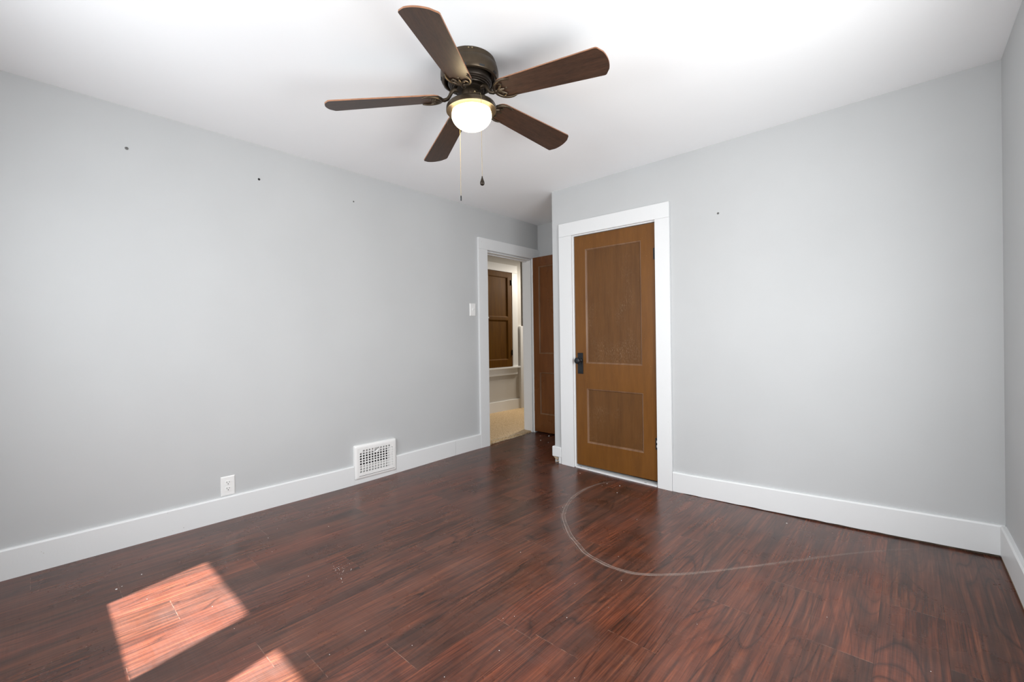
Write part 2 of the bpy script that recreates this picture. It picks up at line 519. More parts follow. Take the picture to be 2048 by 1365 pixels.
# the windows behind the camera: sashes, panes, stool
for i, (a, b) in enumerate(WIN):
    gl, gr = a + 0.058, b - 0.055
    bm = slab([a + 0.002, b - 0.002], [WZ[0] + .002, WZ[1] - .002], [(gl, gr, 1.24, 1.99)], YB - 0.035, YB - 0.075, lambda u, w, t: (u, t, w))
    w = struct(finish('window_%d' % (i + 1), bm, M_TRIM, bevel=0.003),
               ('white single-sash window on the left wall side, behind the camera', 'white single-sash window nearer the right wall, behind the camera')[i], 'window')
    for z0, z1 in ((1.235, 1.995),):
        bm = bmesh.new()
        box(bm, (gl - 0.004, YB - 0.057, z0), (gr + 0.004, YB - 0.053, z1))
        finish('pane', bm, M_GLASS, w)
    bm = bmesh.new()
    box(bm, (a - 0.11, YB + .001, WZ[0] - 0.03), (b + 0.11 if i else b + 0.10, YB + 0.05, WZ[0]))
    finish('sill', bm, M_TRIM, w, bevel=0.004)
    bm = slab([a - 0.10, b + 0.10], [WZ[0] + .001, WZ[1] + 0.11], [(a, b, WZ[0], WZ[1])], YB + 0.001, YB + 0.02, lambda u, w_, t: (u, t, w_))
    finish('casing', bm, M_TRIM, w, bevel=0.002)

# unseen window added for its light, right wall: two double-hung units in one frame
a, b = W3Y
ym = (a + b) / 2
XW = xr(ym)
def rw(u, w_, t): return (xr(u) + t, u, w_)
hs_ = [(p_, q_, r_, s_) for p_, q_ in ((a + .06, ym - .05), (ym + .05, b - .06)) for r_, s_ in ((W3Z[0] + .06, 1.25), (1.31, W3Z[1] - .06))]
bm = slab([a + 0.002, b - 0.002], [W3Z[0] + .002, W3Z[1] - .002], hs_, 0.035, 0.075, rw)
w = struct(finish('window_3', bm, M_TRIM, bevel=0.003), 'wide white double window in the right wall beside the camera', 'window')
for h in hs_:
    bm = slab([h[0] - .004, h[1] + .004], [h[2] - .004, h[3] + .004], [], 0.053, 0.057, rw)
    finish('pane', bm, M_GLASS, w)
bm = slab([a - 0.10, b + 0.10], [W3Z[0] + .001, W3Z[1] + 0.11], [(a, b, W3Z[0], W3Z[1])], -0.001, -0.02, rw)
finish('casing', bm, M_TRIM, w, bevel=0.002)
bm = slab([a - 0.11, b + 0.11], [W3Z[0] - .03, W3Z[0]], [], -0.001, -0.05, rw)
finish('sill', bm, M_TRIM, w, bevel=0.003)

# ------------------------------------------------------------------ hall beyond the doorway
HX, HZ = -1.22, 0.075
bm = slab([2.3, 5.16], [-0.1, 2.62], [], HX, HX - 0.1, lambda u, w, t: (t, u, w))
struct(finish('wall_hall', bm, M_HALL), 'grey hall wall with the brown cupboard, seen through the doorway', 'wall')
bm = bmesh.new()
box(bm, (HX - 1.0, 5.06, -0.1), (HX - 0.1, 5.16, 2.62))
box(bm, (HX - 1.0, 5.16, -0.1), (HX - 0.9, 6.6, 2.62))
box(bm, (HX - 1.0, 6.6, -0.1), (0.0, 6.7, 2.62))
box(bm, (-0.12, YA + 0.14, -0.1), (0.0, 6.6, 2.62))
box(bm, (HX - 0.1, 2.2, -0.1), (-0.12, 2.3, 2.62))
struct(finish('wall_hall_far', bm, M_HALL), 'dim hall walls past the corner beside the cupboard', 'wall')
bm = bmesh.new()
box(bm, (HX - 1.0, 2.2, 2.62), (0.0, 6.7, 2.72))
struct(finish('ceiling_hall', bm, M_CEIL), 'white ceiling of the hall', 'ceiling')

# carpet: a slab with a ragged, tufted edge along the doorway
bm = bmesh.new()
def cz(x): return 0.062 + (HZ - 0.062) * min(1, max(0, -x / 0.5))
ys = [2.3 + 4.3 * k / 240 for k in range(241)]
xs = [-0.004, -0.03, -0.12, -0.5, HX - 0.9]
top = []
for j, y in enumerate(ys):
    inside = DO_Y[0] < y < DO_Y[1]
    row = []
    for i, x in enumerate(xs):
        if i < 2 and not inside: xx = -0.121 - 0.001 * i
        else: xx = x + (random.uniform(-0.011, 0.006) if i == 0 else 0)
        row.append(bm.verts.new((xx, y, (cz(xx) - (0.02 if (i == 0 and inside) else 0)))))
    top.append(row)
for a, b in zip(top, top[1:]):
    for k in range(len(xs) - 1): bm.faces.new((a[k], a[k + 1], b[k + 1], b[k]))
ret = bmesh.ops.extrude_face_region(bm, geom=bm.faces[:])
for e in ret['geom']:
    if isinstance(e, bmesh.types.BMVert): e.co.z = 0.005 if e.co.x > -0.11 else -0.05
carpet = struct(finish('floor_hall', bm, M_CARPET), 'tan carpet in the hall with a frayed edge at the doorway', 'carpet')
bm = bmesh.new()
for k in range(900):
    y = random.uniform(DO_Y[0] + 0.005, DO_Y[1] - 0.005)
    x = -0.05 + 0.055 * random.random() ** 0.6
    z = cz(x) - (0.02 if x > -0.015 else 0.0) - 0.002
    d = Vector((random.gauss(0.25 if x > -0.02 else 0, 0.5), random.gauss(0, 0.5), 1)).normalized() * random.uniform(0.008, 0.018)
    s = Vector((random.gauss(0, 1), random.gauss(0, 1), 0)).normalized() * 0.0022
    p = Vector((x, y, z))
    vs3 = [bm.verts.new(p - s), bm.verts.new(p + s), bm.verts.new(p + d)]
    bm.faces.new(vs3)
o = finish('carpet_pile', bm, M_TUFT, carpet)
o['kind'] = 'stuff'

# ------------------------------------------------------------------ baseboards
PL_ = lambda y, d, z: (0.02 * d, y, z)
def left_secs(a, b, h=0.150, n=10, z0=None):
    out = []
    for k in range(n + 1):
        y = a + (b - a) * k / n
        out.append((y, fz(0, y) - 0.004, fz(0, y) * 0.8 + h))
    return out
for nm, a, b, lab in (('baseboard_left', YB, 1.7085, 'long white baseboard under the outlet on the left wall'),
                      ('baseboard_left', 2.0915, 2.752, 'white baseboard just past the register on the left wall'),
                      ('baseboard_left', 2.7545, 3.092, 'short white baseboard piece against the hall door casing')):
    bm = bmesh.new()
    strip(bm, left_secs(a, b), PL_)
    struct(finish(nm, bm, M_TRIM), lab, 'baseboard')
bm = bmesh.new()
box(bm, (0, 1.7090, -0.004), (0.02, 2.0910, 0.040))
struct(finish('baseboard_left', bm, M_TRIM, bevel=0.002), 'low white baseboard filler below the register', 'baseboard')

TB = [(1.95, 0.126), (2.09, 0.127), (2.70, 0.146), (3.107, 0.161), (3.62, 0.180)]
GP = [(1.95, 0.001), (2.3, 0.003), (2.75, 0.008), (3.1, 0.010), (3.62, 0.013)]
bm = bmesh.new()
secs = []
for k in range(31):
    x = 1.9545 + (W - 0.002 - 1.9545) * k / 30
    secs.append((x, fz(x, D) + lerp_tab(x, GP) + random.uniform(-0.0015, 0.0015), lerp_tab(x, TB)))
strip(bm, secs, lambda u, d, z: (u, D - 0.02 * d, z))
struct(finish('baseboard_closet', bm, M_TRIM), 'white baseboard right of the closet door, lifted off the floor', 'baseboard')
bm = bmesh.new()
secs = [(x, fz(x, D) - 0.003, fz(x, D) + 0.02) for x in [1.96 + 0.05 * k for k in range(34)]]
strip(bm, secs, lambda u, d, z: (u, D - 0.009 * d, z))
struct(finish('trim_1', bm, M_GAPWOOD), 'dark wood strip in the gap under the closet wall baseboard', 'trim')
bm = bmesh.new()
secs = []
for k in range(31):
    y = D - 0.021 - (D - YB - 0.03) * k / 30
    z = fz(W, y)
    secs.append((y, z + 0.016 + random.uniform(-0.002, 0.002), z + 0.163))
strip(bm, secs, lambda u, d, z: (xr(u) - 0.02 * d, u, z))
struct(finish('baseboard_right', bm, M_TRIM), 'white baseboard along the right wall with chipped lower edge', 'baseboard')
bm = bmesh.new()
secs = [(y, fz(W, y) - 0.003, fz(W, y) + 0.022 + random.uniform(-0.004, 0.002)) for y in [D - 0.021 - 0.06 * k for k in range(60)]]
strip(bm, secs, lambda u, d, z: (xr(u) - (0.017) * d, u, z))
struct(finish('trim_2', bm, M_RAWWOOD), 'raw wood edge showing under the right wall baseboard', 'trim')

# bump corner: short baseboard return, lifted, with broken bits below
bm = bmesh.new()
box(bm, (XA - 0.02, D - 0.021, 0.055), (0.9255, D - 0.001, 0.148))
box(bm, (XA - 0.02, D - 0.001, 0.055), (XA - 0.001, YA - 0.16, 0.148))
struct(finish('baseboard_corner', bm, M_TRIM, bevel=0.006), 'short white baseboard wrapping the wall corner left of the closet door', 'baseboard')
bm = bmesh.new()
box(bm, (0.893, D - 0.018, -0.01), (0.921, D - 0.001, 0.056))
struct(finish('trim_3', bm, M_TRIM, bevel=0.003), 'small white wood block under the corner baseboard', 'trim')
bm = bmesh.new()
for (a, b, c, r) in (((0.835, D - 0.015, 0.054), (0.875, D - 0.012, 0.020), (0.888, D - 0.003, 0.05), 0.006), ((0.86, D - 0.03, fz(.86, D) + 0.003), (0.90, D - 0.02, 0.012), (0.895, D - 0.01, 0.02), 0.003)):
    va, vb_, vc = Vector(a), Vector(b), Vector(c)
    nrm = (vb_ - va).cross(vc - va).normalized() * r
    vv = [bm.verts.new(q) for q in (va, vb_, vc, va + nrm, vb_ + nrm, vc + nrm)]
    for f in ((0, 2, 1), (3, 4, 5), (0, 1, 4, 3), (1, 2, 5, 4), (2, 0, 3, 5)): bm.faces.new([vv[i] for i in f])
struct(finish('trim_4', bm, M_RAWWOOD), 'splintered wood bits under the corner baseboard', 'trim')

# ------------------------------------------------------------------ closet door, jamb, casing
def sh(x): return 0.004 - 0.0125 * (x - 0.93)           # the whole opening leans a little to the right
def shear(o):
    for v in o.data.vertices: v.co.z += sh(v.co.x)
    return o
def board(name, lo, hi, label, cat='trim', mat=None, sheared=True, bevel=0.002):
    bm = bmesh.new()
    box(bm, lo, hi)
    o = finish(name, bm, mat or M_TRIM, bevel=bevel)
    if sheared: shear(o)
    return struct(o, label, cat)
board('trim_5', (0.928, D - 0.022, -0.03), (1.064, D, 2.057), 'white casing board left of the closet door')
board('trim_6', (1.838, D - 0.022, -0.04), (1.952, D, 2.057), 'white casing board right of the closet door')
board('trim_7', (0.928, D - 0.022, 2.0575), (1.952, D, 2.175), 'white head casing above the closet door')
bm = bmesh.new()
box(bm, (1.0605, D + 0.0, -0.03), (1.073, D + 0.11, 2.0475))
box(bm, (1.830, D + 0.0, -0.03), (1.8445, D + 0.11, 2.0475))
box(bm, (1.0605, D + 0.0, 2.0478), (1.8445, D + 0.11, 2.0595))
struct(shear(finish('trim_8', bm, M_TRIM, bevel=0.0015)), 'white jamb lining the closet door opening', 'trim')
bm = bmesh.new()
box(bm, (1.0735, D - 0.012, -0.05), (1.8295, D + 0.075, 0.006))
for v in bm.verts:
    if v.co.z > 0: v.co.z = fz(v.co.x, D) + 0.010
o = finish('trim_9', bm, M_TRIM, bevel=0.003)
struct(o, 'scuffed white threshold under the closet door', 'threshold')
bm = bmesh.new()
for x, y, a, b in ((1.2, D - .004, .02, .006), (1.33, D - .008, .012, .004), (1.38, D + .001, .014, .006), (1.73, D - .003, .018, .007), (1.12, D + 0.006, .016, .006)):
    box(bm, (x - a / 2, y - b / 2, fz(x, D) + 0.0095), (x + a / 2, y + b / 2, fz(x, D) + 0.0108))
finish('chipped_paint', bm, M_IRON, o)

def panel_door(name, w, h, t, panels, mats, label, cat, kind='structure'):
    """leaf in its own frame: x 0..w, front face y=0, back y=t, z 0..h"""
    m_frame, m_panel, m_edge = mats
    bm = slab([0, w], [0, h], panels, 0.0, t, lambda u, q, d: (u, d, q))
    d = finish(name, bm, m_frame, bevel=0.0015)
    for (a, b, c, e) in panels:
        g = 0.014
        bm = bmesh.new()
        box(bm, (a + 0.0005, 0.011, c + 0.0005), (b - 0.0005, t - 0.011, e - 0.0005))
        finish('panel', bm, m_panel, d)
        bm = bmesh.new()
        for s, y_o, y_i in ((1, 0.0005, 0.011), (-1, t - 0.0005, t - 0.011)):
            outer = [(a, c), (b, c), (b, e), (a, e)]
            inner = [(a + g, c + g), (b - g, c + g), (b - g, e - g), (a + g, e - g)]
            mid = [(a + g * .55, c + g * .55), (b - g * .55, c + g * .55), (b - g * .55, e - g * .55), (a + g * .55, e - g * .55)]
            ym = y_o + (y_i - y_o) * 0.2
            vo = [bm.verts.new((q[0], y_o, q[1])) for q in outer]
            vm = [bm.verts.new((q[0], ym, q[1])) for q in mid]
            vi = [bm.verts.new((q[0], y_i, q[1])) for q in inner]
            vk = [bm.verts.new((q[0], y_i, q[1])) for q in outer]
            for k in range(4):
                k2 = (k + 1) % 4
                bm.faces.new((vo[k], vo[k2], vm[k2], vm[k]))
                bm.faces.new((vm[k], vm[k2], vi[k2], vi[k]))
                bm.faces.new((vi[k], vi[k2], vk[k2], vk[k]))
                bm.faces.new((vk[k], vk[k2], vo[k2], vo[k]))
        finish('panel_moulding', bm, m_edge, d)
    return tag(d, label, cat, kind)
DW, DX, DZ = 0.750, 1.0765, 0.022
d1 = panel_door('door_1', DW, 2.022, 0.036,
                [(0.112, 0.632, 0.900, 1.900), (0.112, 0.637, 0.203, 0.680)],
                (M_DOOR, M_PANEL, M_EDGE), 'closed brown two-panel closet door with worn paint', 'door')
d1.location = (DX, D + 0.010, DZ)
for o in [d1] + list(d1.children):
    for v in o.data.vertices: v.co.z += sh(v.co.x + DX) * (0.4 + 0.6 * v.co.z / 2.02)
# lock plate, knob, keyhole
def knobset(parent, px, pz, yf, mats=(M_IRON, M_IRON)):
    bm = bmesh.new()
    box(bm, (px - 0.027, yf - 0.004, pz - 0.092), (px + 0.027, yf, pz + 0.092))
    for s in (-1, 1):
        box(bm, (px - 0.027, yf - 0.0065, pz + s * 0.0885 - 0.0035), (px + 0.027, yf - 0.004, pz + s * 0.0885 + 0.0035))
        box(bm, (px + s * 0.0235 - 0.0035, yf - 0.0065, pz - 0.085), (px + s * 0.0235 + 0.0035, yf - 0.004, pz + 0.085))
    pl = finish('lock_plate', bm, mats[0], parent, bevel=0.0015)
    bm = bmesh.new()
    lathe(bm, [(0.0035, -0.0005), (0.0035, 0.0008)], 12)
    box(bm, (-0.0018, -0.012, -0.0005), (0.0018, 0.0, 0.0008))
    bmesh.ops.transform(bm, matrix=Matrix.Rotation(PI / 2, 4, 'X'), verts=bm.verts)
    bmesh.ops.translate(bm, vec=(px, yf - 0.0042, pz - 0.045), verts=bm.verts)
    finish('keyhole', bm, M_SLOT, pl)
    bm = bmesh.new()
    lathe(bm, [(0.0, 0.0), (0.019, 0.0), (0.019, 0.005), (0.012, 0.010), (0.010, 0.030), (0.016, 0.036), (0.026, 0.041), (0.0285, 0.048), (0.0275, 0.056), (0.022, 0.0615), (0.012, 0.064), (0.0, 0.0645)], 28)
    bmesh.ops.transform(bm, matrix=Matrix.Rotation(PI / 2, 4, 'X'), verts=bm.verts)
    bmesh.ops.translate(bm, vec=(px, yf - 0.0042, pz + 0.025), verts=bm.verts)
    finish('door_knob', bm, mats[1], parent, smooth=True)
knobset(d1, 0.052, 0.900, 0.0)
def hinge(parent, x, z, y, m1, m2, h=0.09):
    bm = bmesh.new()
    box(bm, (x - 0.016, y - 0.0015, z - h / 2), (x + 0.0, y + 0.001, z + h / 2), 0)
    box(bm, (x + 0.0, y - 0.0015, z - h / 2), (x + 0.012, y + 0.001, z + h / 2), 1)
    for k in range(5):
        z0 = z - h / 2 + h * k / 5
        lathe(bm, [(0.0055, 0.0005), (0.0055, h / 5 - 0.0005)], 12, k % 2, (x, y - 0.0055, z0))
    return finish('hinge', bm, [m1, m2], parent)
hinge(d1, DW + 0.0015, 1.772, -0.001, M_IRON, M_IRON)
hinge(d1, DW + 0.0015, 0.290, -0.001, M_IRON, M_TRIM)

# ------------------------------------------------------------------ doorway to the hall: casing, jamb, open door
board('trim_10', (0, 3.094, 0.020), (0.022, 3.222, 2.082), 'white casing board left of the hall doorway', sheared=False)
board('trim_11', (0, 3.094, 2.0825), (0.022, 4.084, 2.200), 'white head casing above the hall doorway', sheared=False)
board('trim_12', (0, 3.958, 0.020), (0.022, 4.084, 2.082), 'white casing board behind the open hall door', sheared=False)
bm = bmesh.new()
box(bm, (-LW_T, 3.2155, 0.0), (0.0, 3.229, 2.0625))
box(bm, (-LW_T, 3.942, 0.0), (0.0, 3.9545, 2.0625))
box(bm, (-LW_T, 3.2155, 2.063), (0.0, 3.9545, 2.0745))
box(bm, (-0.095, 3.2295, 0.0), (-0.055, 3.240, 2.052))
box(bm, (-0.095, 3.2295, 2.0525), (-0.055, 3.9415, 2.0625))
struct(finish('trim_13', bm, M_TRIM, bevel=0.0015), 'white jamb and stop lining the hall doorway', 'trim')
bm = bmesh.new()
box(bm, (-LW_T - 0.02, 3.094, 0.03), (-LW_T, 3.215, 2.075))
box(bm, (-LW_T - 0.02, 3.955, 0.03), (-LW_T, 4.08, 2.075))
box(bm, (-LW_T - 0.02, 3.094, 2.0755), (-LW_T, 4.08, 2.19))
struct(finish('trim_14', bm, M_TRIM, bevel=0.002), 'white casing on the hall side of the doorway', 'trim')
d2 = panel_door('door_2', 0.735, 2.025, 0.036,
                [(0.085, 0.615, 0.905, 1.915), (0.085, 0.615, 0.205, 0.690)],
                (M_DOOR2, M_DOOR2, M_EDGE), 'red-brown hall door standing open against the alcove wall', 'door')
d2.location = (0.024, 3.957, 0.066)
knobset(d2, 0.683, 0.90, 0.0)
hinge(d2, -0.0005, 1.78, 0.012, M_IRON, M_IRON)
hinge(d2, -0.0005, 0.28, 0.012, M_IRON, M_IRON)

# ------------------------------------------------------------------ hall cupboard in the wall
CY0, CY1, CZ0, CZ1 = 4.345, 4.918, 0.730, 2.150
d3 = panel_door('door_3', CY1 - CY0, CZ1 - CZ0, 0.026,
                [(0.075, CY1 - CY0 - 0.085, 0.105, 0.700), (0.075, CY1 - CY0 - 0.085, 0.745, CZ1 - CZ0 - 0.075)],
                (M_CUP, M_CUP, M_CUP), 'dark brown two-panel cupboard door set into the hall wall', 'cupboard door')
d3.rotation_euler = (0, 0, PI / 2)                       # front looks to +X
d3.location = (HX + 0.026, CY0, CZ0 + 0.002)
bm = bmesh.new()
lathe(bm, [(0.0, 0.0), (0.006, 0.0), (0.006, 0.012), (0.013, 0.018), (0.013, 0.024), (0.0, 0.028)], 18)
bmesh.ops.transform(bm, matrix=Matrix.Rotation(PI / 2, 4, 'X'), verts=bm.verts)
bmesh.ops.translate(bm, vec=(0.050, 0.0, 0.725), verts=bm.verts)
finish('knob', bm, M_STEEL, d3, smooth=True)
hinge(d3, CY1 - CY0 - 0.004, 1.27, -0.001, M_IRON, M_IRON, 0.08)
hinge(d3, CY1 - CY0 - 0.004, 0.21, -0.001, M_IRON, M_IRON, 0.08)
def hboard(name, y0, y1, z0, z1, t, label, m=None):
    bm = bmesh.new()
    box(bm, (HX, y0, z0), (HX + t, y1, z1))
    return struct(finish(name, bm, m or M_TRIM, bevel=0.002), label, 'trim')
hboard('trim_15', 4.20, CY0 - 0.006, CZ0 - 0.002, CZ1 + 0.006, 0.022, 'white casing left of the hall cupboard')
hboard('trim_16', CY1 + 0.018, 5.055, CZ0 - 0.002, CZ1 + 0.006, 0.022, 'white casing right of the hall cupboard')
hboard('trim_17', 4.20, 5.055, CZ1 + 0.0065, 2.272, 0.022, 'white head casing above the hall cupboard')
hboard('trim_18', 4.18, 5.085, CZ0 - 0.026, CZ0 - 0.0025, 0.045, 'white sill ledge under the hall cupboard')
hboard('trim_19', 4.20, 5.040, 0.605, CZ0 - 0.0265, 0.020, 'white apron board under the hall cupboard sill')
hboard('baseboard_hall', 2.31, 5.10, HZ - 0.01, HZ + 0.150, 0.018, 'white baseboard at the foot of the hall wall')
bm = bmesh.new()
box(bm, (HX + 0.0, 5.10, HZ - 0.01), (HX + 0.035, 5.165, 1.345))
struct(finish('trim_20', bm, M_TRIM, bevel=0.003), 'tall white trim board at the hall corner right of the cupboard', 'trim')

# ------------------------------------------------------------------ scuff arc worn into the floor
def cat(P, n=14):
    P = [Vector((*q, 0)) for q in P]
    P = [2 * P[0] - P[1]] + P + [2 * P[-1] - P[-2]]
    out = []
    for i in range(1, len(P) - 2):
        for k in range(n):
            t = k / n
            a, b, c, d = P[i - 1:i + 3]
            out.append(0.5 * ((2 * b) + (c - a) * t + (2 * a - 5 * b + 4 * c - d) * t * t + (3 * b - a - 3 * c + d) * t ** 3))
    out.append(P[-2])
    return out
ARC = [(1.512, 3.150), (1.452, 3.000), (1.440, 2.784), (1.500, 2.520), (1.613, 2.304), (1.760, 2.140), (1.892, 2.036), (2.005, 1.965), (2.113, 1.936), (2.235, 1.935), (2.356, 1.990), (2.527, 2.169), (2.796, 2.526), (3.048, 2.860), (3.338, 3.166)]
line = cat(ARC)
bm = bmesh.new()
wear = bm.verts.layers.float.new('wear')
NL = len(line)
for off, wd_, lift, amt in ((0.0, 0.0055, .0008, 1.0), (0.019, 0.0045, .0008, 0.8), (-0.012, 0.0025, .0008, 0.6), (0.008, 0.022, .0005, 0.30)):
    prev = None
    for i, p in enumerate(line):
        d = (line[min(i + 1, NL - 1)] - line[max(i - 1, 0)]).normalized()
        nrm = Vector((-d.y, d.x, 0))
        wob = 0.002 * math.sin(i * 0.31 + off * 300)
        o_ = off * (0.35 + 0.65 * math.sin(PI * min(1.0, 1.25 * i / NL))) + wob
        fade = min(1.0, 0.25 + 6 * i / NL) * (1.0 - 0.8 * max(0.0, i / NL - 0.6) / 0.4)
        if i / NL > 0.6 and wd_ > 0.01: fade *= 1.5
        a = p + nrm * (o_ - wd_ / 2); b = p + nrm * (o_ + wd_ / 2)
        va = bm.verts.new((a.x, a.y, fz(a.x, a.y) + lift)); vb_ = bm.verts.new((b.x, b.y, fz(b.x, b.y) + lift))
        va[wear] = vb_[wear] = amt * fade
        if prev: bm.faces.new((prev[0], va, vb_, prev[1]))
        prev = (va, vb_)
finish('scuff_mark', bm, M_SCUFF, floor)
# loose specks of paint and plaster
bm = bmesh.new()
def chip(x, y, r, flat=0.35):
    n = 6
    z = fz(x, y)
    a0 = random.random() * 6
    top_ = [bm.verts.new((x + r * random.uniform(.5, 1) * math.cos(a0 + 2 * PI * k / n), y + r * random.uniform(.5, 1) * math.sin(a0 + 2 * PI * k / n), z + r * flat)) for k in range(n)]
    bot = [bm.verts.new((v.co.x, v.co.y, z + 0.0002)) for v in top_]
    bm.faces.new(top_)
    bm.faces.new(bot[::-1])
    for k in range(n): bm.faces.new((bot[k], bot[(k + 1) % n], top_[(k + 1) % n], top_[k]))
for x, y, r in ((0.463, 0.35, .004), (0.545, 0.250, .006), (0.53, 0.27, .003), (1.50, 3.06, .004), (1.60, 3.08, .005), (1.66, 2.93, .004), (0.26, 3.92, .010), (0.18, 3.86, .006), (0.30, 3.72, .008), (0.42, 3.70, .005), (2.72, 3.10, .005), (1.2, 3.13, .004)): chip(x, y, r)
for k in range(80):
    x, y = random.uniform(0.3, 3.4), random.uniform(0.1, 3.1)
    chip(x, y, random.uniform(0.0008, 0.0022), 0.6)
for k in range(30):
    chip(1.18 + random.gauss(0, 0.05), 1.02 + random.gauss(0, 0.03), random.uniform(0.0008, 0.002), 0.6)
tag(finish('paint_flecks', bm, M_PLASTIC), 'tiny white paint flecks and grit scattered over the wood floor', 'debris', 'stuff')

# ------------------------------------------------------------------ wall anchors left in the walls
def anchor(loc, axis, r, label, mat):
    bm = bmesh.new()
    lathe(bm, [(0.0, 0.0008), (r * 0.35, 0.001), (r * 0.4, 0.0035), (r * 0.8, 0.003), (r, 0.0015), (r, 0.0)], 20)
    o = finish('wall_anchor', bm, mat, smooth=True)
    o.location = loc
    o.rotation_euler = (0, PI / 2, 0) if axis == 'x' else (PI / 2, 0, 0)
    return tag(o, label, 'wall anchor', 'thing', 'anchors left in the walls')
anchor((0, 0.374, 2.262), 'x', 0.0085, 'grey wall anchor nearest the camera on the left wall', M_ANCHOR)
anchor((0, 1.059, 2.264), 'x', 0.0075, 'small dark wall anchor in the middle of the three on the left wall', M_SLOT)
anchor((0, 1.747, 2.265), 'x', 0.006, 'tiny wall anchor on the left wall closest to the hall doorway', M_ANCHOR)
anchor((2.296, D, 2.008), 'y', 0.0075, 'small wall anchor on the closet wall right of the door casing', M_ANCHOR)

# ------------------------------------------------------------------ outlet and switch
def rrect(bm, y0, y1, z0, z1, x0, x1, r=0.004, n=4, mat=0):
    pts = []
    for cy, cz_, a in ((y1 - r, z1 - r, 0), (y0 + r, z1 - r, PI / 2), (y0 + r, z0 + r, PI), (y1 - r, z0 + r, 1.5 * PI)):
        for k in range(n + 1):
            t = a + PI / 2 * k / n
            pts.append((cy + r * math.cos(t), cz_ + r * math.sin(t)))
    a = [bm.verts.new((x0, *q)) for q in pts]
    b = [bm.verts.new((x1, *q)) for q in pts]
    bm.faces.new(a).material_index = mat
    bm.faces.new(b).material_index = mat
    for k in range(len(pts)): bm.faces.new((a[k], a[(k + 1) % len(pts)], b[(k + 1) % len(pts)], b[k])).material_index = mat
def plate(parent, w, h, t=0.007):
    bm = bmesh.new()
    i = 0.006
    rings = []
    for (x, d) in ((0.0, 0.0), (t * 0.45, 0.0), (t, i)):
        rings.append([bm.verts.new((x, sy * (w / 2 - d), sz * (h / 2 - d))) for sy, sz in ((-1, -1), (1, -1), (1, 1), (-1, 1))])
    bm.faces.new(rings[0]); bm.faces.new(rings[-1])
    for a, b in zip(rings, rings[1:]):
        for k in range(4): bm.faces.new((a[k], a[(k + 1) % 4], b[(k + 1) % 4], b[k]))
    return finish('cover_plate', bm, M_PLASTIC, parent, bevel=0.001)
def screw(parent, y, z, x, r=0.003, mat=None, nm='screw'):
    bm = bmesh.new()
    lathe(bm, [(0.0, 0.0012), (r * .7, 0.001), (r, 0.0)], 14)
    bmesh.ops.transform(bm, matrix=Matrix.Rotation(PI / 2, 4, 'Y'), verts=bm.verts)
    bmesh.ops.translate(bm, vec=(x, y, z), verts=bm.verts)
    return finish(nm, bm, mat or M_PLASTIC, parent, smooth=True)
ot = tag(empty('wall_outlet', (0, 0.8445, 0.216)), 'white duplex power outlet low on the left wall above the baseboard', 'outlet')
plate(ot, 0.081, 0.125)
for s in (1, -1):
    bm = bmesh.new()
    rrect(bm, -0.017, 0.017, s * 0.0195 - 0.0145, s * 0.0195 + 0.0145, 0.006, 0.0095, 0.009, 5)
    rc = finish('receptacle', bm, M_PLASTIC, ot)
    bm = bmesh.new()
    box(bm, (0.0093, -0.0085, s * 0.0195 + 0.0005), (0.0100, -0.0060, s * 0.0195 + 0.0095))
    box(bm, (0.0093, 0.0060, s * 0.0195 + 0.0015), (0.0100, 0.0083, s * 0.0195 + 0.0085))
    rrect(bm, -0.0028, 0.0028, s * 0.0195 - 0.0095, s * 0.0195 - 0.0040, 0.0093, 0.0100, 0.0025, 3)
    finish('slots', bm, M_SLOT, rc)
screw(ot, 0, 0, 0.007)
sw = tag(empty('light_switch', (0, 3.018, 1.449)), 'white toggle light switch on the left wall beside the hall doorway', 'light switch')
plate(sw, 0.080, 0.128, 0.008)
bm = bmesh.new()
box(bm, (0.0075, -0.006, -0.0125), (0.009, 0.006, 0.0125))
vs4 = box(bm, (0.008, -0.0045, -0.004), (0.022, 0.0045, 0.008))
for v in vs4:
    if v.co.x > 0.02: v.co.z = v.co.z * 0.6 + 0.0075
finish('toggle', bm, M_PLASTIC, sw, bevel=0.0008)
for s in (1, -1): screw(sw, 0, s * 0.030, 0.008)

# ------------------------------------------------------------------ wall register
rg = tag(empty('wall_register', (0, 1.9005, 0.173)), 'white metal heating register with a square grille, cutting the left baseboard', 'register')
RW, RH = 0.379, 0.272                                  # outer size
gy0, gy1, gz0, gz1 = -0.152, 0.156, -0.088, 0.098
NC, NR = 12, 9
cw, rh = (gy1 - gy0) / NC, (gz1 - gz0) / NR
holes = []
for c in range(NC):
    for r in range(NR):
        if c in (5, 6) and r in (NR - 1, NR - 2): continue
        if c == 0 and r == NR - 1: continue
        if c == NC - 1 and r == NR - 1: continue
        holes.append((gy0 + c * cw + 0.0045, gy0 + (c + 1) * cw - 0.0045, gz0 + r * rh + 0.0035, gz0 + (r + 1) * rh - 0.0035))
holes.append((gy0 + 5 * cw + 0.004, gy0 + 7 * cw - 0.004, gz0 + 7 * rh + 0.003, gz0 + 9 * rh - 0.003))
bm = slab([gy0 - 0.012, gy1 + 0.012], [gz0 - 0.022, gz1 + 0.010], holes, 0.0262, 0.0290, lambda u, w, t: (t, u, w))
finish('grille', bm, M_ENAMEL, rg)
bm = bmesh.new()
def ring_pts(y0, y1, z0, z1, r, x, n=5):
    out = []
    for cy, cz_, a in ((y1 - r, z1 - r, 0), (y0 + r, z1 - r, PI / 2), (y0 + r, z0 + r, PI), (y1 - r, z0 + r, 1.5 * PI)):
        for k in range(n + 1):
            t = a + PI / 2 * k / n
            out.append(bm.verts.new((x, cy + r * math.cos(t), cz_ + r * math.sin(t))))
    return out
hy, hz = RW / 2, RH / 2
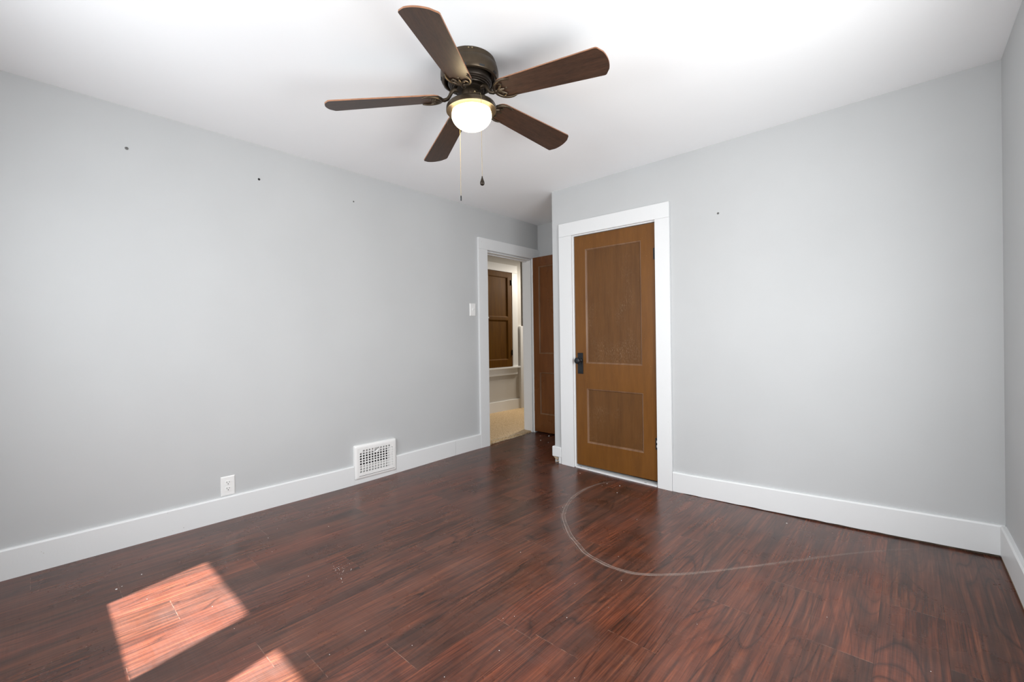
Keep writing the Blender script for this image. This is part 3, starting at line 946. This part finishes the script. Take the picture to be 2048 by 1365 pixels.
rs = [ring_pts(-hy, hy, -hz, hz, 0.012, 0.0), ring_pts(-hy, hy, -hz, hz, 0.012, 0.019), ring_pts(-hy + 0.004, hy - 0.004, -hz + 0.004, hz - 0.004, 0.010, 0.0255),
      ring_pts(-hy + 0.012, hy - 0.012, -hz + 0.012, hz - 0.012, 0.008, 0.0290), ring_pts(gy0 - 0.0115, gy1 + 0.0115, gz0 - 0.0215, gz1 + 0.0095, 0.002, 0.0290),
      ring_pts(gy0 - 0.0115, gy1 + 0.0115, gz0 - 0.0215, gz1 + 0.0095, 0.002, 0.0)]
for a, b in zip(rs, rs[1:] + rs[:1]):
    for k in range(len(a)): bm.faces.new((a[k], a[(k + 1) % len(a)], b[(k + 1) % len(a)], b[k]))
finish('frame', bm, M_ENAMEL, rg, smooth=True)
bm = bmesh.new()
box(bm, (0.0291, -0.155, gz0 - 0.0245), (0.0296, 0.168, gz0 - 0.0222))
finish('bottom_groove', bm, M_SLOT, rg)
bm = bmesh.new()                                       # duct box seen through the grille
Y0, Y1, Z0, Z1 = -0.1615, 0.1625, -0.1095, 0.1135
for lo, hi in (((-0.118, Y0, Z0), (-0.116, Y1, Z1)), ((-0.116, Y0, Z0), (0.0, Y0 + .002, Z1)), ((-0.116, Y1 - .002, Z0), (0.0, Y1, Z1)), ((-0.116, Y0 + .002, Z0), (0.0, Y1 - .002, Z0 + .002)), ((-0.116, Y0 + .002, Z1 - .002), (0.0, Y1 - .002, Z1))): box(bm, lo, hi)
finish('duct', bm, M_DUCT, rg)
for z, tilt, h2 in ((0.078, 0.55, 0.052), (-0.006, 1.35, 0.020), (-0.064, 0.42, 0.085)):
    bm = bmesh.new()
    box(bm, (-0.001, -0.146, -h2 / 2), (0.001, 0.148, h2 / 2))
    bmesh.ops.transform(bm, matrix=Matrix.Rotation(tilt, 4, 'Y'), verts=bm.verts)
    bmesh.ops.translate(bm, vec=(0.004, 0, z), verts=bm.verts)
    finish('louver', bm, M_ENAMEL, rg)
bm = bmesh.new()
box(bm, (0.0, 0.118, Z0 + .003), (0.022, 0.158, 0.07))
finish('side_plate', bm, M_ENAMEL, rg)
bm = bmesh.new()
vs5 = [(-0.018, 0.060), (0.022, 0.085), (0.022, 0.074), (0.006, 0.052), (-0.006, 0.056)]
a = [bm.verts.new((0.020, q[0], q[1])) for q in vs5]; b = [bm.verts.new((0.034, q[0], q[1])) for q in vs5]
bm.faces.new(a); bm.faces.new(b)
for k in range(5): bm.faces.new((a[k], a[(k + 1) % 5], b[(k + 1) % 5], b[k]))
finish('damper_lever', bm, M_ENAMEL, rg, bevel=0.001)
for y_, z_ in ((gy0 + 0.5 * cw, gz1 - 0.5 * rh), (gy1 - 0.5 * cw, gz1 - 0.5 * rh)): screw(rg, y_, z_, 0.029, 0.004, M_ENAMEL)

# ------------------------------------------------------------------ ceiling fan
FX, FY, ZB = 1.7026, 1.4583, 2.335
fan = tag(empty('ceiling_fan', (FX, FY, H)), 'bronze five-blade ceiling fan with a lit frosted globe and two pull chains', 'ceiling fan')
fan.rotation_euler = Matrix.Rotation(0.0394, 3, Vector((0.0324, -0.0224, 0))).to_euler()   # hangs a little out of level
fan.location.z = H + 0.002
def Z(z): return z - H
bm = bmesh.new()
lathe(bm, [(0.0, Z(2.4995)), (0.129, Z(2.4995)), (0.130, Z(2.483)), (0.134, Z(2.480)), (0.1345, Z(2.468)), (0.138, Z(2.464)), (0.141, Z(2.446)), (0.142, Z(2.432)), (0.140, Z(2.416)), (0.1345, Z(2.406)), (0.127, Z(2.403)),
           (0.121, Z(2.406)), (0.118, Z(2.428)), (0.0, Z(2.428))], 64)
hs = finish('housing', bm, M_BRONZE, fan, smooth=True)
for k in range(10):
    bm = bmesh.new()
    a = 2 * PI * (k + 0.5) / 10
    bm2 = [Vector((0.1360, -0.013, Z(2.4085))), Vector((0.1360, 0.013, Z(2.4085))), Vector((0.1398, 0.013, Z(2.4155))), Vector((0.1398, -0.013, Z(2.4155)))]
    R_ = Matrix.Rotation(a, 4, 'Z')
    f_ = [bm.verts.new(R_ @ q) for q in bm2]
    g_ = [bm.verts.new(R_ @ (q + Vector((0.0012, 0, -0.0003)))) for q in bm2]
    bm.faces.new(g_); bm.faces.new(f_)
    for i in range(4): bm.faces.new((f_[i], f_[(i + 1) % 4], g_[(i + 1) % 4], g_[i]))
    finish('vent_slot', bm, M_SLOT, hs)
for a in (-0.75, -0.62, 0.9, 2.4):
    bm = bmesh.new()
    lathe(bm, [(0.0, 0.003), (0.003, 0.0022), (0.0042, 0.0)], 12)
    bmesh.ops.transform(bm, matrix=Matrix.Rotation(a, 4, 'Z') @ Matrix.Translation((0.1275, 0, Z(2.491))) @ Matrix.Rotation(PI / 2, 4, 'Y'), verts=bm.verts)
    finish('screw', bm, M_BRASS, hs, smooth=True)
bm = bmesh.new()
lathe(bm, [(0.0, Z(2.4275)), (0.106, Z(2.4275)), (0.107, Z(2.394)), (0.104, Z(2.389)), (0.099, Z(2.387)), (0.098, Z(2.382)), (0.092, Z(2.380)), (0.091, Z(2.375)), (0.085, Z(2.3735)), (0.083, Z(2.370)), (0.074, Z(2.369)), (0.073, Z(2.374)), (0.0, Z(2.374))], 56)
finish('motor', bm, M_BRONZE_D, fan, smooth=True)
bm = bmesh.new()
lathe(bm, [(0.0, Z(2.3735)), (0.066, Z(2.3735)), (0.068, Z(2.369)), (0.068, Z(2.360)), (0.062, Z(2.356)), (0.0, Z(2.356))], 48)
finish('flywheel', bm, M_BRONZE_D, fan, smooth=True)
bm = bmesh.new()
lathe(bm, [(0.0, Z(2.3555)), (0.042, Z(2.3555)), (0.0445, Z(2.352)), (0.0445, Z(2.306)), (0.042, Z(2.302)), (0.0, Z(2.302))], 40)
shs = finish('switch_housing', bm, M_BRONZE, fan, smooth=True)
bm = bmesh.new()
lathe(bm, [(0.0, Z(2.3015)), (0.056, Z(2.3015)), (0.084, Z(2.299)), (0.108, Z(2.293)), (0.119, Z(2.286)), (0.1225, Z(2.278)), (0.123, Z(2.264)), (0.1205, Z(2.261)), (0.117, Z(2.262)), (0.0965, Z(2.257)), (0.0955, Z(2.265)), (0.0, Z(2.265))], 64)
pan = finish('light_pan', bm, M_BRONZE, fan, smooth=True)
bm = bmesh.new()
prof = [(0.092, Z(2.2645)), (0.0935, Z(2.257)), (0.097, Z(2.249))]
for k in range(1, 13):
    t = PI / 2 * k / 12
    prof.append((0.0985 * math.cos(t) if k < 12 else 0.0, Z(2.2435) - 0.0715 * math.sin(t)))
lathe(bm, prof, 56)
finish('glass_globe', bm, M_GLOBE, fan, smooth=True)
# pull chains
PLUMB = Matrix.Rotation(0.0394, 3, Vector((0.0324, -0.0224, 0))).inverted() @ Vector((0, 0, -1))
def chain(ang, rr, length, knob, mat):
    dx, dy = math.cos(ang), math.sin(ang)
    bm = bmesh.new()
    tube(bm, [(dx * 0.042, dy * 0.042, Z(2.332)), (dx * 0.056, dy * 0.056, Z(2.331))], 0.0035, 10)
    top = Vector((dx * rr, dy * rr, Z(2.272)))
    hang = lambda l: top + PLUMB * l
    path = [(dx * 0.054, dy * 0.054, Z(2.331)), (dx * 0.068, dy * 0.068, Z(2.318)), (dx * 0.10, dy * 0.10, Z(2.301)), (dx * 0.120, dy * 0.120, Z(2.291)), top, hang(0.06)]
    tube(bm, path, 0.0008, 6)
    l = 0.06
    while l < length - 0.002:
        bmesh.ops.create_icosphere(bm, subdivisions=1, radius=0.0014, matrix=Matrix.Translation(hang(l)))
        l += 0.0042
    tube(bm, [hang(0.06), hang(length)], 0.0007, 5)
    ch = finish('pull_chain', bm, mat, fan)
    bm = bmesh.new()
    if knob: prof = [(0.0, 0.0), (0.0025, 0.0), (0.003, -0.006), (0.0055, -0.014), (0.0092, -0.024), (0.0108, -0.032), (0.009, -0.039), (0.0045, -0.0425), (0.0, -0.0432)]
    else: prof = [(0.0, 0.0), (0.0022, -0.001), (0.0032, -0.006), (0.0032, -0.024), (0.0022, -0.027), (0.0, -0.028)]
    lathe(bm, prof, 24)
    bmesh.ops.rotate(bm, matrix=Matrix.Rotation(0.0394, 3, Vector((0.0324, -0.0224, 0))).inverted(), verts=bm.verts)
    bmesh.ops.translate(bm, vec=hang(length), verts=bm.verts)
    finish('fob', bm, M_BRONZE_D if knob else M_IRON, ch, smooth=True)
    return ch
cam_a = math.atan2(CAM.y - FY, CAM.x - FX)
chain(cam_a + math.radians(21), 0.126, 0.372, True, M_BRASS)
chain(cam_a + PI + math.radians(28), 0.126, 0.385, False, M_BRASS)
# blades with their irons
PITCH_B = math.radians(12.5)
R0, R1 = 0.148, 0.690
DROOP = 0.082
def blade_outline():
    pts = []
    hw = lambda x: 0.056 + (0.079 - 0.056) * (x - R0) / (R1 - R0)
    n = 14
    for k in range(n + 1):                              # rounded root
        t = PI / 2 + PI * k / n
        pts.append((R0 + 0.050 + 0.050 * math.cos(t), hw(R0 + .05) * math.copysign(abs(math.sin(t)) ** 0.8, math.sin(t))))
    xt = R1 - 0.040
    w = hw(xt)
    # tip: rounded corner, bowed end
    for k in range(6):
        t = -PI / 2 + (PI / 2 - 0.42) * k / 5
        pts.append((xt + 0.016 * math.cos(t), -w + 0.016 + 0.016 * math.sin(t)))
    for k in range(1, 12):
        s = -w + 0.02 + (2 * w - 0.04) * k / 12
        pts.append((xt + 0.0145 + 0.0235 * (1 - (s / w) ** 2), s))
    for k in range(6):
        t = 0.42 + (PI / 2 - 0.42) * k / 5
        pts.append((xt + 0.016 * math.cos(t), w - 0.016 + 0.016 * math.sin(t)))
    return pts
OUT = blade_outline()
PM = Matrix.Rotation(DROOP, 4, 'Y') @ Matrix.Rotation(-PITCH_B, 4, 'X')
def make_blade(mesh_cache={}):
    if 'b' not in mesh_cache:
        bm = bmesh.new()
        lo = [bm.verts.new(PM @ Vector((x, s, -0.003))) for x, s in OUT]
        hi = [bm.verts.new(PM @ Vector((x, s, 0.003))) for x, s in OUT]
        bm.faces.new(lo); bm.faces.new(hi)
        for k in range(len(OUT)): bm.faces.new((lo[k], lo[(k + 1) % len(OUT)], hi[(k + 1) % len(OUT)], hi[k])).material_index = 1
        mesh_cache['b'] = finish('blade', bm, [M_BLADE, M_BLADE_EDGE], fan)
        # the iron: S-shaped arm, crescent clasp round the root, scrolled prongs
        bm = bmesh.new()
        zz = lambda x, s, d=0.0: PM @ Vector((x, s, -0.0075 + d))
        arm = [(0.058, 0, 0.030), (0.080, 0, 0.029), (0.092, 0, 0.020), (0.101, 0, 0.002), (0.112, 0, -0.014), (0.128, 0, -0.0205), (0.152, 0, -0.0195)]
        tube(bm, arm, [0.012, 0.0115, 0.0095, 0.0085, 0.0085, 0.009, 0.008], 12)
        cres = []
        for k in range(25):
            t = math.radians(62) + math.radians(236) * k / 24
            cres.append(zz(R0 + 0.058 + 0.064 * math.cos(t), 0.057 * math.sin(t)))
        cr = [0.0025 + 0.0055 * math.sin(PI * k / 24) ** 0.7 for k in range(25)]
        tube(bm, cres, cr, 10)
        for s in (-1, 1):
            tube(bm, [zz(0.150, 0), zz(0.166, s * 0.010), zz(0.180, s * 0.020), zz(0.188, s * 0.030), zz(0.182, s * 0.038), zz(0.172, s * 0.040)], [0.006, 0.0055, 0.005, 0.0045, 0.004, 0.003], 8)
            tube(bm, [zz(0.150, s * .002), zz(0.172, s * 0.004), zz(0.192, s * 0.001)], [0.006, 0.005, 0.003], 8)
        mesh_cache['i'] = finish('blade_arm', bm, M_BRONZE, fan, smooth=True)
        mesh_cache['s'] = []
        for x, s in ((0.176, 0.021), (0.176, -0.021), (0.200, 0.0)):
            bm = bmesh.new()
            lathe(bm, [(0.0, -0.004), (0.0035, -0.0034), (0.0052, 0.0)], 14)
            bmesh.ops.transform(bm, matrix=PM @ Matrix.Translation((x, s, -0.0031 if x > .19 else -0.010)), verts=bm.verts)
            mesh_cache['s'].append(finish('screw', bm, M_BRONZE, mesh_cache['i'], smooth=True))
    return mesh_cache
MC = make_blade()
for k in range(5):
    rz = math.radians(301.66 + 72 * k)
    if k == 0: b_, i_, s_ = MC['b'], MC['i'], MC['s']
    else:
        b_ = MC['b'].copy(); i_ = MC['i'].copy()
        COL.objects.link(b_); COL.objects.link(i_)
        for q in MC['s']:
            c_ = q.copy(); COL.objects.link(c_); c_.parent = i_
    for q in (b_, i_):
        q.location = (0, 0, Z(ZB))
        q.rotation_euler = (0, 0, rz)
